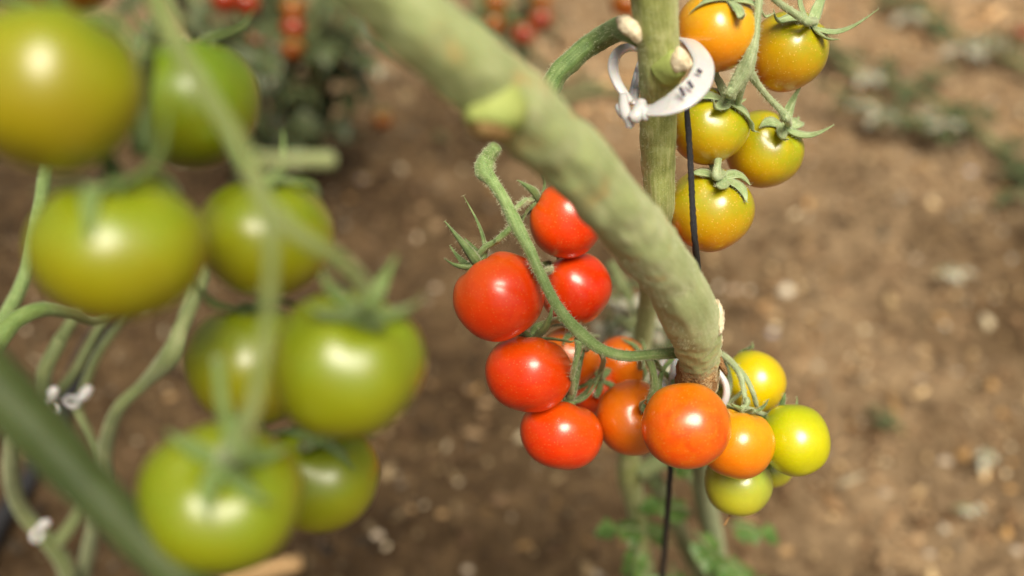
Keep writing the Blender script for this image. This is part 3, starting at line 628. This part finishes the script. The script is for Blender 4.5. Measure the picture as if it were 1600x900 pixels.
# ------------------------------------------------------------------ ground
def hgt(x, y): return .014 * noise.noise(Vector((x * 6, y * 6, 9))) + .012 * noise.noise(Vector((x * 3, y * 3, 0))) + .006 * noise.noise(Vector((x * 11, y * 11, 3))) + .003 * noise.noise(Vector((x * 34, y * 34, 5)))
N = 340; sp = lambda k: math.sinh((k / (N - 1) * 2 - 1) * 8) / math.sinh(8) * 120
vs = []; xs = [sp(k) + .1 for k in range(N)]; ys = [sp(k) + 1.3 for k in range(N)]
for y in ys:
    for x in xs: vs.append((x, y, hgt(x, y) - .008))
fs = [(j * N + i, j * N + i + 1, (j + 1) * N + i + 1, (j + 1) * N + i) for j in range(N - 1) for i in range(N - 1)]
m, t, b = new_mat('brown_soil'); L = t.links.new
tc = nd(t, 'ShaderNodeTexCoord')
n1 = nd(t, 'ShaderNodeTexNoise', inp={'Scale': 3.4, 'Detail': 6, 'Roughness': .62}); n2 = nd(t, 'ShaderNodeTexNoise', inp={'Scale': 55., 'Detail': 8, 'Roughness': .7})
L(tc.outputs['Object'], n1.inputs['Vector']); L(tc.outputs['Object'], n2.inputs['Vector'])
sx = nd(t, 'ShaderNodeSeparateXYZ'); L(tc.outputs['Object'], sx.inputs[0])
# soil tone: darker on the left, lighter on the right and further back
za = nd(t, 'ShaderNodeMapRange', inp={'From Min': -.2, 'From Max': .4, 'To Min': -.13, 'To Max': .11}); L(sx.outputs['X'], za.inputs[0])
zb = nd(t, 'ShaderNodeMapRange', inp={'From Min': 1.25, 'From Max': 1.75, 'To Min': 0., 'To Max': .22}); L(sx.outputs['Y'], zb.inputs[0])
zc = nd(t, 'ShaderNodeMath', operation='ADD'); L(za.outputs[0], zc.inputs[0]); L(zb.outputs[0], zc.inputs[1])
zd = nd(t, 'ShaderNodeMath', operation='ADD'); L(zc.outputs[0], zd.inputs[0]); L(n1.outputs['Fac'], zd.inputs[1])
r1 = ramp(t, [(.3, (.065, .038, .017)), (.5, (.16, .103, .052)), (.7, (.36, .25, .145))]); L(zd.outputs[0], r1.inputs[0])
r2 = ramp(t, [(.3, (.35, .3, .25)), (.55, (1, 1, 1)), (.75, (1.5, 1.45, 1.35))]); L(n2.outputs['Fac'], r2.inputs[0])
mm = nd(t, 'ShaderNodeMix', data_type='RGBA', blend_type='MULTIPLY'); mm.inputs[0].default_value = 1; L(r1.outputs[0], mm.inputs[6]); L(r2.outputs[0], mm.inputs[7])
L(mm.outputs[2], b.inputs['Base Color']); b.inputs['Roughness'].default_value = .95; b.inputs['Specular IOR Level'].default_value = .2
bp = nd(t, 'ShaderNodeBump', inp={'Strength': 1., 'Distance': .01}); L(n2.outputs['Fac'], bp.inputs['Height']); L(bp.outputs[0], b.inputs['Normal'])
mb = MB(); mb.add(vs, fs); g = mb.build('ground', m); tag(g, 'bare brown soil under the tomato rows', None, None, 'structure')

# crumbs and chips on the soil
m, t, b = new_mat('soil_chips'); at = nd(t, 'ShaderNodeAttribute', attribute_name='chip'); t.links.new(at.outputs['Color'], b.inputs['Base Color'])
b.inputs['Roughness'].default_value = .75; b.inputs['Specular IOR Level'].default_value = .35
rng = np.random.default_rng(4)
PAL = np.array([(.13, .075, .04), (.2, .125, .07), (.28, .18, .11), (.36, .25, .16), (.45, .33, .2), (.6, .46, .3), (.5, .46, .42), (.75, .66, .52), (.42, .26, .12)])
PW = np.array([.22, .24, .2, .12, .08, .045, .03, .015, .05]); PW /= PW.sum()
n = 110000
X = rng.uniform(-1.7, 2.0, n); Y = .25 + 3.6 * rng.random(n) ** 1.25
S = .0013 + .0055 * rng.random(n) ** 3.2 + .009 * (rng.random(n) ** 22)
base = np.array([(1, 0, 0), (0, 1, 0), (-1, 0, 0), (0, -1, 0), (0, 0, 1), (0, 0, -1)], float)
tri = np.array([(0, 1, 4), (1, 2, 4), (2, 3, 4), (3, 0, 4), (1, 0, 5), (2, 1, 5), (3, 2, 5), (0, 3, 5)])
V = base[None] * (1 + rng.uniform(-.35, .35, (n, 6, 1))) * S[:, None, None] * np.stack([rng.uniform(.7, 2.2, n), rng.uniform(.6, 1.1, n), rng.uniform(.3, .8, n)], 1)[:, None, :]
q = rng.normal(size=(n, 4)); q[:, 1:3] *= .35; q /= np.linalg.norm(q, axis=1)[:, None]
w0, x0, y0, z0 = q[:, 0], q[:, 1], q[:, 2], q[:, 3]
Rm = np.stack([1 - 2 * (y0**2 + z0**2), 2 * (x0*y0 - z0*w0), 2 * (x0*z0 + y0*w0), 2 * (x0*y0 + z0*w0), 1 - 2 * (x0**2 + z0**2), 2 * (y0*z0 - x0*w0), 2 * (x0*z0 - y0*w0), 2 * (y0*z0 + x0*w0), 1 - 2 * (x0**2 + y0**2)], 1).reshape(n, 3, 3)
V = np.einsum('nij,nkj->nki', Rm, V)
Z = np.array([hgt(a, b_) for a, b_ in zip(X, Y)]) - .008 + S * .3
V += np.stack([X, Y, Z], 1)[:, None, :]
FCS = (tri[None] + (np.arange(n) * 6)[:, None, None]).reshape(-1, 3)
me = bpy.data.meshes.new('soil_crumbs'); me.vertices.add(n * 6); me.vertices.foreach_set('co', V.reshape(-1).astype(np.float32))
me.loops.add(len(FCS) * 3); me.loops.foreach_set('vertex_index', FCS.reshape(-1).astype(np.int32))
me.polygons.add(len(FCS)); me.polygons.foreach_set('loop_start', np.arange(0, len(FCS) * 3, 3, dtype=np.int32)); me.polygons.foreach_set('loop_total', np.full(len(FCS), 3, dtype=np.int32))
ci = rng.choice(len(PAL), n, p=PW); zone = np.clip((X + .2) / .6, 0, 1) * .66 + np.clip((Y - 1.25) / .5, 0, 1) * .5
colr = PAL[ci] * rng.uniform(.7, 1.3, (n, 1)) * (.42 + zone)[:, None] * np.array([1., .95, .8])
dk = rng.random(n) < .25; colr[dk] *= .35
pz = np.array([noise.noise(Vector((a * 2.6, b_ * 2.6, 4))) + .5 * noise.noise(Vector((a * 8, b_ * 8, 2))) for a, b_ in zip(X, Y)]); colr *= np.clip(1 + 1.1 * pz, .45, 1.8)[:, None]
hi = rng.random(n) < .010; colr[hi] = np.array([.72, .6, .42]) * rng.uniform(.6, 1.1, (hi.sum(), 1)); 
ca = me.color_attributes.new('chip', 'FLOAT_COLOR', 'POINT'); ca.data.foreach_set('color', np.repeat(np.concatenate([colr, np.ones((n, 1))], 1), 6, axis=0).reshape(-1).astype(np.float32))
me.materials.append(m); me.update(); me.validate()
o = bpy.data.objects.new('soil_crumbs', me); COL.objects.link(o); tag(o, 'loose crumbs, wood chips and grit scattered over the brown soil', 'soil crumbs', None, 'stuff')

# ------------------------------------------------------------------ leaves
def leaflet(mb, base, d, up, ln, wd, seed, mi=0):
    d = d.normalized(); sd_ = d.cross(up).normalized(); nn = sd_.cross(d).normalized(); J, K = 9, 6; vs = []
    for j in range(J + 1):
        t_ = j / J; wv = wd * math.sin(math.pi * min(1, t_ * .97 + .03) ** .75) * (1 + .16 * math.sin(t_ * 17 + seed)) * (1 if t_ < 1 else 0)
        for k in range(K + 1):
            s = k / K * 2 - 1
            p = base + d * ln * t_ + sd_ * s * wv * .5 - nn * (ln * .28 * t_ * t_) + nn * (abs(s) * wv * .14 + .05 * ln * noise.noise(Vector((seed, t_ * 3, s * 2))))
            vs.append(p)
    fs = [(j * (K + 1) + k, (j + 1) * (K + 1) + k, (j + 1) * (K + 1) + k + 1, j * (K + 1) + k + 1) for j in range(J) for k in range(K)]
    mb.add(vs, fs, mi)
def leaf_obj(parent, base, d, ln, mats, seed, name='leaf', n=5, w_=.45):
    rnd = random.Random(seed); mb = MB(); d = d.normalized(); up = Vector((0, 0, 1)); side = d.cross(up).normalized()
    tip = base + d * ln * .75 - up * ln * .1
    tube(mb, [base, base + d * ln * .4 + up * ln * .04, tip], [.0014, .0011, .0008], n=3, seg=6, mi=1)
    leaflet(mb, tip, d - up * .3, up, ln * .5, ln * w_ * .75, seed)
    for q in range(n // 2):
        t_ = .35 + .3 * q
        for s in (-1, 1):
            b_ = base.lerp(tip, t_); leaflet(mb, b_, (side * s + d * .5 + up * rnd.uniform(-.3, .2)).normalized(), up, ln * rnd.uniform(.3, .42), ln * w_ * .55, seed + q + s * 3)
    return wbuild(mb, name, mats, parent)

# young plant low behind the orange tomato
yp = empty('young_plant', G(1065, 960)); tag(yp, 'young bright green plant growing from the soil below the orange tomato', 'plant')
def gstem(parent, pp, mat, seed, name='side_shoot'):
    mb = MB(); pts, rr = path(pp); tube(mb, pts, rr, n=6, seg=12, seed=seed, wob=.1); return wbuild(mb, name, [mat, M_hair], parent)
gstem(yp, [(1085, 740, .6, 20), (1100, 800, .64, 22), (1120, 880, .7, 24), (1130, 980, .8, 24)], M_bgstem, 201, 'main_stem')
gstem(yp, [(1020, 745, .6, 26), (1050, 800, .66, 26), (1075, 860, .72, 24), (1120, 960, .8, 22)], M_bgstem, 202)
for q, (x, y, dd, dx, dy, l) in enumerate([(1075, 750, .58, -.2, .6, .028), (1080, 800, .6, -1, .3, .03), (1085, 830, .6, .4, -.5, .036), (1010, 830, .62, -1, .2, .03), (1000, 850, .62, -.3, -1, .03), (1095, 850, .62, .6, -.6, .04),
                                           (1140, 820, .64, 1, -.1, .03), (1050, 880, .64, .1, -1, .04), (1020, 880, .62, -.6, -.8, .035), (1100, 890, .64, -.2, -1, .045), (1130, 870, .66, .8, -.6, .035), (1045, 850, .66, -.4, .4, .03)]):
    leaf_obj(yp, P(x, y, dd), camdir((dx, dy, .25)), l * .9, [M_leaf, M_bgstem], 300 + q, n=4, w_=.8)
bs = empty('broken_stem', P(1060, 716, .58)); tag(bs, 'pale short broken stem leaning on a joint, left of the string below the tomatoes', 'plant stem')
gstem(bs, [(1062, 712, .58, 22), (1028, 724, .58, 28), (996, 740, .58, 30)], M_bgstem, 205, 'main_stem')

# tangled dry growth behind the stem end
for q, (x, y, label) in enumerate([(985, 470, 'greyish dried leaves hanging behind the bend of the thick stem'), (1000, 530, 'small tangle of withered leaves just above the horizontal stalk')]):
    e = empty('withered_growth', P(x, y, .6)); tag(e, label, 'dead leaves', 'withered leaves behind the thick stem')
    rnd = random.Random(q + 40)
    gstem(e, [(x - 30, y - 60, .6, 16), (x, y, .6, 18), (x + 20, y + 60, .62, 16), (x + 25, y + 140, .66, 14)], M_bgstem, 210 + q, 'main_stem')
    for k in range(14):
        leaf_obj(e, P(x + rnd.uniform(-40, 40), y + rnd.uniform(-45, 50), .6 + rnd.uniform(-.03, .05)), Vector((rnd.uniform(-1, 1), rnd.uniform(-1, 1), rnd.uniform(-1, .2))), rnd.uniform(.02, .034), [rnd.choice((M_dry, M_leafd, M_dry)), M_bgstem], 400 + q * 20 + k, 'withered_leaf', n=2, w_=.6)

# ------------------------------------------------------------------ the rows behind
FARRED = tomato_mat('far_red_shaded_skin', (.28, .01, .001), (.3, .018, .001), (.2, .04, .003), .1)  # far fruit skins darkened to carry the shade back there
FARORA = tomato_mat('far_orange_shaded_skin', (.34, .045, .001), (.32, .075, .003), (.2, .1, .006), .1)
far_f = MB(); fruit_mesh(far_f, .0155, .2, 3, nu=24, nv=16)
far_c = MB(); calyx_mesh(far_c, .0155, 5, .2, hairs=0)
protoF = {}
def far_tomato(p, mat, label, grp, ax=(0, .3, 1)):
    e = empty('tomato', p, Vector(ax).to_track_quat('Z', 'Y')); tag(e, label, 'tomato', grp)
    if mat.name not in protoF:
        f = far_f.build('fruit', mat, e); c = far_c.build('calyx', [M_calyx_soft, M_hair], e); protoF[mat.name] = (f, c)
    else:
        for s in protoF[mat.name]:
            k = s.copy(); COL.objects.link(k); k.parent = e
    return e
def row_plant(stems, leaves, label, mat, tomatoes, where, seed, grp, leafmat=M_leafd):
    e = empty('tomato_plant', G(*where)); tag(e, label, 'tomato plant', 'tomato plants in the row behind')
    for q, s in enumerate(stems): gstem(e, s, mat, seed + q, 'main_stem' if q == 0 else 'side_shoot')
    rnd = random.Random(seed)
    for q in range(leaves[0]):
        s = rnd.choice(stems); i = rnd.randrange(len(s) - 1); f = rnd.random(); a, b_ = s[i], s[i + 1]
        base = P(a[0] + (b_[0] - a[0]) * f, a[1] + (b_[1] - a[1]) * f, a[2] + (b_[2] - a[2]) * f)
        leaf_obj(e, base, Vector((rnd.uniform(-1, 1), rnd.uniform(-1, .6), rnd.uniform(-.9, .3))), rnd.uniform(*leaves[1]), [leafmat if rnd.random() < .95 else M_dry, M_bgstem], seed * 3 + q, 'leaf', n=4)
    for x, y, dd, mt, lab in tomatoes: far_tomato(P(x, y, dd), mt, lab, grp)
gf = 'tomatoes on the far plants'
row_plant([[(420, -120, 1.3, 20), (425, -20, 1.3, 20), (430, 60, 1.32, 20), (425, 130, 1.36, 20), (435, 190, 1.42, 20), (430, 260, 1.5, 18)],
           [(500, -100, 1.3, 20), (495, 0, 1.3, 20), (485, 80, 1.34, 20), (492, 150, 1.4, 20), (480, 210, 1.5, 18)],
           [(250, -60, 1.25, 16), (262, 10, 1.25, 16), (330, 60, 1.3, 14), (420, 110, 1.34, 14)],
           [(400, -60, 1.35, 14), (412, 40, 1.36, 14), (455, 130, 1.4, 14), (462, 240, 1.5, 14)],
           [(460, -100, 1.28, 16), (450, 60, 1.3, 16), (440, 150, 1.34, 18), (400, 220, 1.4, 16)],
           [(530, -60, 1.35, 14), (515, 40, 1.35, 14), (500, 110, 1.38, 14), (470, 180, 1.45, 14)],
           [(380, -60, 1.2, 16), (372, 20, 1.22, 16), (395, 110, 1.28, 16), (410, 180, 1.34, 14)],
           [(300, -60, 1.1, 16), (310, 20, 1.12, 16), (350, 60, 1.18, 14), (385, 90, 1.2, 12)],
           [(560, -60, 1.4, 12), (540, 20, 1.4, 12), (520, 90, 1.42, 12), (505, 180, 1.5, 12)]], (80, (.06, .11)), 'hanging tomato plant with grey green stems and red fruit, top left behind the green tomatoes', M_bgstem,
          [(457, 12, 1.27, FARORA, 'small orange tomato highest on the far plant at the top left'), (458, 42, 1.27, FARRED, 'small red tomato in the middle of the stack of three on the far plant'), (457, 74, 1.27, FARORA, 'small amber tomato lowest of the stack of three on the far plant'),
           (402, 66, 1.3, FARRED, 'dark red tomato just right of the deep green one, far behind'), (410, 104, 1.32, FARORA, 'dim orange tomato below the dark red one beside the deep green tomato'),
           (352, -2, 1.1, FARRED, 'red tomato at the top edge above the deep green one, leftmost of the pair'), (385, 4, 1.12, FARRED, 'red tomato at the top edge above the deep green one, rightmost of the pair')], (450, 255), 500, gf)
row_plant([[(760, -120, 1.35, 18), (775, -30, 1.35, 18), (800, 30, 1.37, 16), (830, 90, 1.42, 14)],
           [(720, -100, 1.35, 14), (740, -20, 1.35, 14), (770, 40, 1.37, 14)],
           [(850, -90, 1.4, 12), (845, -20, 1.4, 12), (825, 40, 1.4, 12)]], (24, (.04, .07)), 'leafy tomato plant with orange red fruit, top centre behind the thick stem', M_bgstem,
          [(845, 28, 1.3, FARRED, 'red tomato at the top centre, upper right of the far bunch'), (818, 52, 1.3, FARRED, 'orange red tomato at the top centre, lowest of the far bunch'), (775, 2, 1.34, FARORA, 'orange tomato at the top centre edge among leaves'),
           (770, 36, 1.34, FARORA, 'dim orange tomato just above the thick stem in the far bunch'), (846, -4, 1.32, FARORA, 'orange tomato cut by the top edge above the red one of the far bunch'), (978, 4, 1.0, FARORA, 'brown orange tomato at the top edge left of the upright stem')], (840, 150), 520, gf)
# vines lying along the soil at the right
def ground_vine(gp, label, seed, nleaf, r=.007, z=.02):
    e = empty('fallen_vine', G(*gp[0])); tag(e, label, 'vine', 'vines lying on the soil')
    mb = MB(); pts = [G(x, y, z + .01 * math.sin(i * 2.3)) for i, (x, y) in enumerate(gp)]; tube(mb, pts, r, n=6, seg=12, seed=seed, wob=.12); wbuild(mb, 'main_stem', [M_bgstem], e)
    rnd = random.Random(seed)
    for q in range(nleaf):
        i = rnd.randrange(len(pts) - 1); b_ = pts[i].lerp(pts[i + 1], rnd.random())
        leaf_obj(e, b_ + Vector((0, 0, .01)), Vector((rnd.uniform(-1, 1), rnd.uniform(-1, 1), rnd.uniform(.0, .4))), rnd.uniform(.04, .09), [M_leafd if rnd.random() < .75 else M_dry, M_bgstem], seed * 7 + q, 'leaf', n=4)
ground_vine([(1275, 70), (1330, 110), (1400, 130), (1480, 170), (1540, 215), (1610, 275), (1700, 350)], 'long grey green vine lying on the soil towards the right edge', 601, 22)
ground_vine([(1300, 165), (1350, 172), (1400, 182), (1450, 200), (1490, 215)], 'short grey green vine on the soil right of the golden brown tomato', 602, 12)
ground_vine([(1330, -40), (1420, 10), (1500, 60), (1570, 90), (1680, 130)], 'dark vine lying across the top right corner', 603, 22)
ground_vine([(870, 160), (905, 145), (950, 140), (985, 150)], 'blurred green shoot lying on the soil left of the white clip', 604, 3, .006)
ground_vine([(390, 235), (440, 215), (420, 190), (470, 230)], 'tangle of green shoots on the soil right of the deep green tomato', 605, 7, .006)
far_tomato(G(1598, 50, .03), FARRED, 'red tomato lying near the top right corner', gf)
far_tomato(G(598, 186, .012), FARORA, 'fallen orange tomato half sunk in the soil between the green tomatoes and the thick stem', gf)

# litter on the soil
def litter(x, y, s, mat, label, seed, name, cat, flat=.35):
    s *= .62; mb = MB(); K, J = 14, 9; vs = []; c = G(x, y, s * flat * .4); c.z += hgt(c.x, c.y) - .006
    for j in range(J + 1):
        ph = math.pi * j / J
        for k in range(K):
            a = 2 * math.pi * k / K; q = Vector((math.sin(ph) * math.cos(a), math.sin(ph) * math.sin(a), math.cos(ph)))
            f = 1 + .35 * noise.noise(q * 1.6 + Vector((seed, 0, 0))); vs.append(c + Vector((q.x * s, q.y * s * .8, q.z * s * flat)) * f)
    fs = [(j * K + k, (j + 1) * K + k, (j + 1) * K + (k + 1) % K, j * K + (k + 1) % K) for j in range(J) for k in range(K)]
    mb.add(vs, fs); tag(mb.build(name, [mat]), label, cat, 'stones and scraps on the soil')
M_stone = plain_mat('pale_stone', (.36, .28, .2), (.55, .46, .35), 120, .8); M_stone2 = plain_mat('lilac_stone', (.36, .33, .36), (.5, .46, .48), 120, .8); M_chip = plain_mat('tan_wood', (.3, .17, .07), (.5, .34, .17), 200, .8)
for q, (x, y, s, mt, lab) in enumerate([
        (1517, 266, .012, M_stone2, 'pale lilac stone below the fallen vine at the right'), (1428, 240, .009, M_stone, 'small pale stone left of the lilac one'), (1385, 242, .009, M_chip, 'faint tan stone furthest left of the three under the short vine'),
        (1435, 388, .009, M_stone, 'pale stone above the scrap of grey leaf'), (1384, 765, .0085, M_stone, 'pale pebble in the lower right half of the bare soil'), (1480, 711, .011, M_stone, 'cream pebble right of the green leaf scrap'),
        (1590, 857, .010, M_stone, 'white pebble in the bottom right corner'), (1455, 855, .008, M_stone, 'dull pebble near the bottom edge at the right'), (1150, 440, .011, M_stone, 'whitish stone just right of the string end at the stem bend'),
        (1208, 513, .010, M_stone2, 'grey lilac stone above the egg yellow tomato'), (565, 272, .008, M_stone2, 'pale lilac stone between the green tomatoes and the ripe cluster'), (680, 446, .009, M_stone, 'pale flat stone just left of the leftmost red tomato'),
        (560, 78, .045, M_stone, 'large pale blurred stone left of the thick stem at the top'), (525, 610, .007, M_stone2, 'tiny grey stone behind the big green tomato'), (640, 790, .008, M_chip, 'tan chip right of the smaller green tomato'),
        (690, 800, .008, M_chip, 'bright tan chip in the bottom centre soil'), (590, 835, .009, M_stone, 'cream stone right of the lowest green tomato'), (1440, 590, .008, M_stone, 'pale chip in the middle of the right hand soil'),
        (265, 616, .010, M_chip, 'tan chip right of the zigzag stem'), (1230, 850, .010, M_chip, 'tan clod below the pale green tomato'), (730, 880, .008, M_stone, 'pale chip at the bottom edge left of the young plant')]):
    litter(x, y, s, mt, lab, q, 'stone' if mt is not M_chip else 'wood_chip', 'stone' if mt is not M_chip else 'wood chip')
for q, (x, y, l, mt, lab) in enumerate([(1460, 425, .05, M_dry, 'pale grey green leaf scrap on the soil at the right'), (1412, 675, .045, M_leafd, 'green leaf scrap on the soil in the lower right'), (1545, 700, .03, M_dry, 'small grey leaf scrap right of the cream pebble'),
                                        (1490, 795, .028, M_dry, 'grey leaf scrap near the pale pebble at the lower right'), (695, 218, .035, M_leafd, 'faint green leaf scrap left of the stub on the thick stem')]):
    e = empty('fallen_leaf', G(x, y, .01)); tag(e, lab, 'fallen leaf', 'leaf scraps on the soil')
    leaf_obj(e, G(x, y, .015), Vector((math.cos(q * 2.1), math.sin(q * 2.1), .15)), l, [mt, M_bgstem], 700 + q, 'leaflets', n=4)
mb = MB(); tube(mb, [G(350, 905, .01), G(400, 890, .012), G(470, 880, .01)], [.009, .011, .008], n=5, seg=10, seed=77, wob=.3); tag(mb.build('wood_piece', [M_chip]), 'pale broken piece of wood under the lowest green tomato at the bottom edge', 'wood')
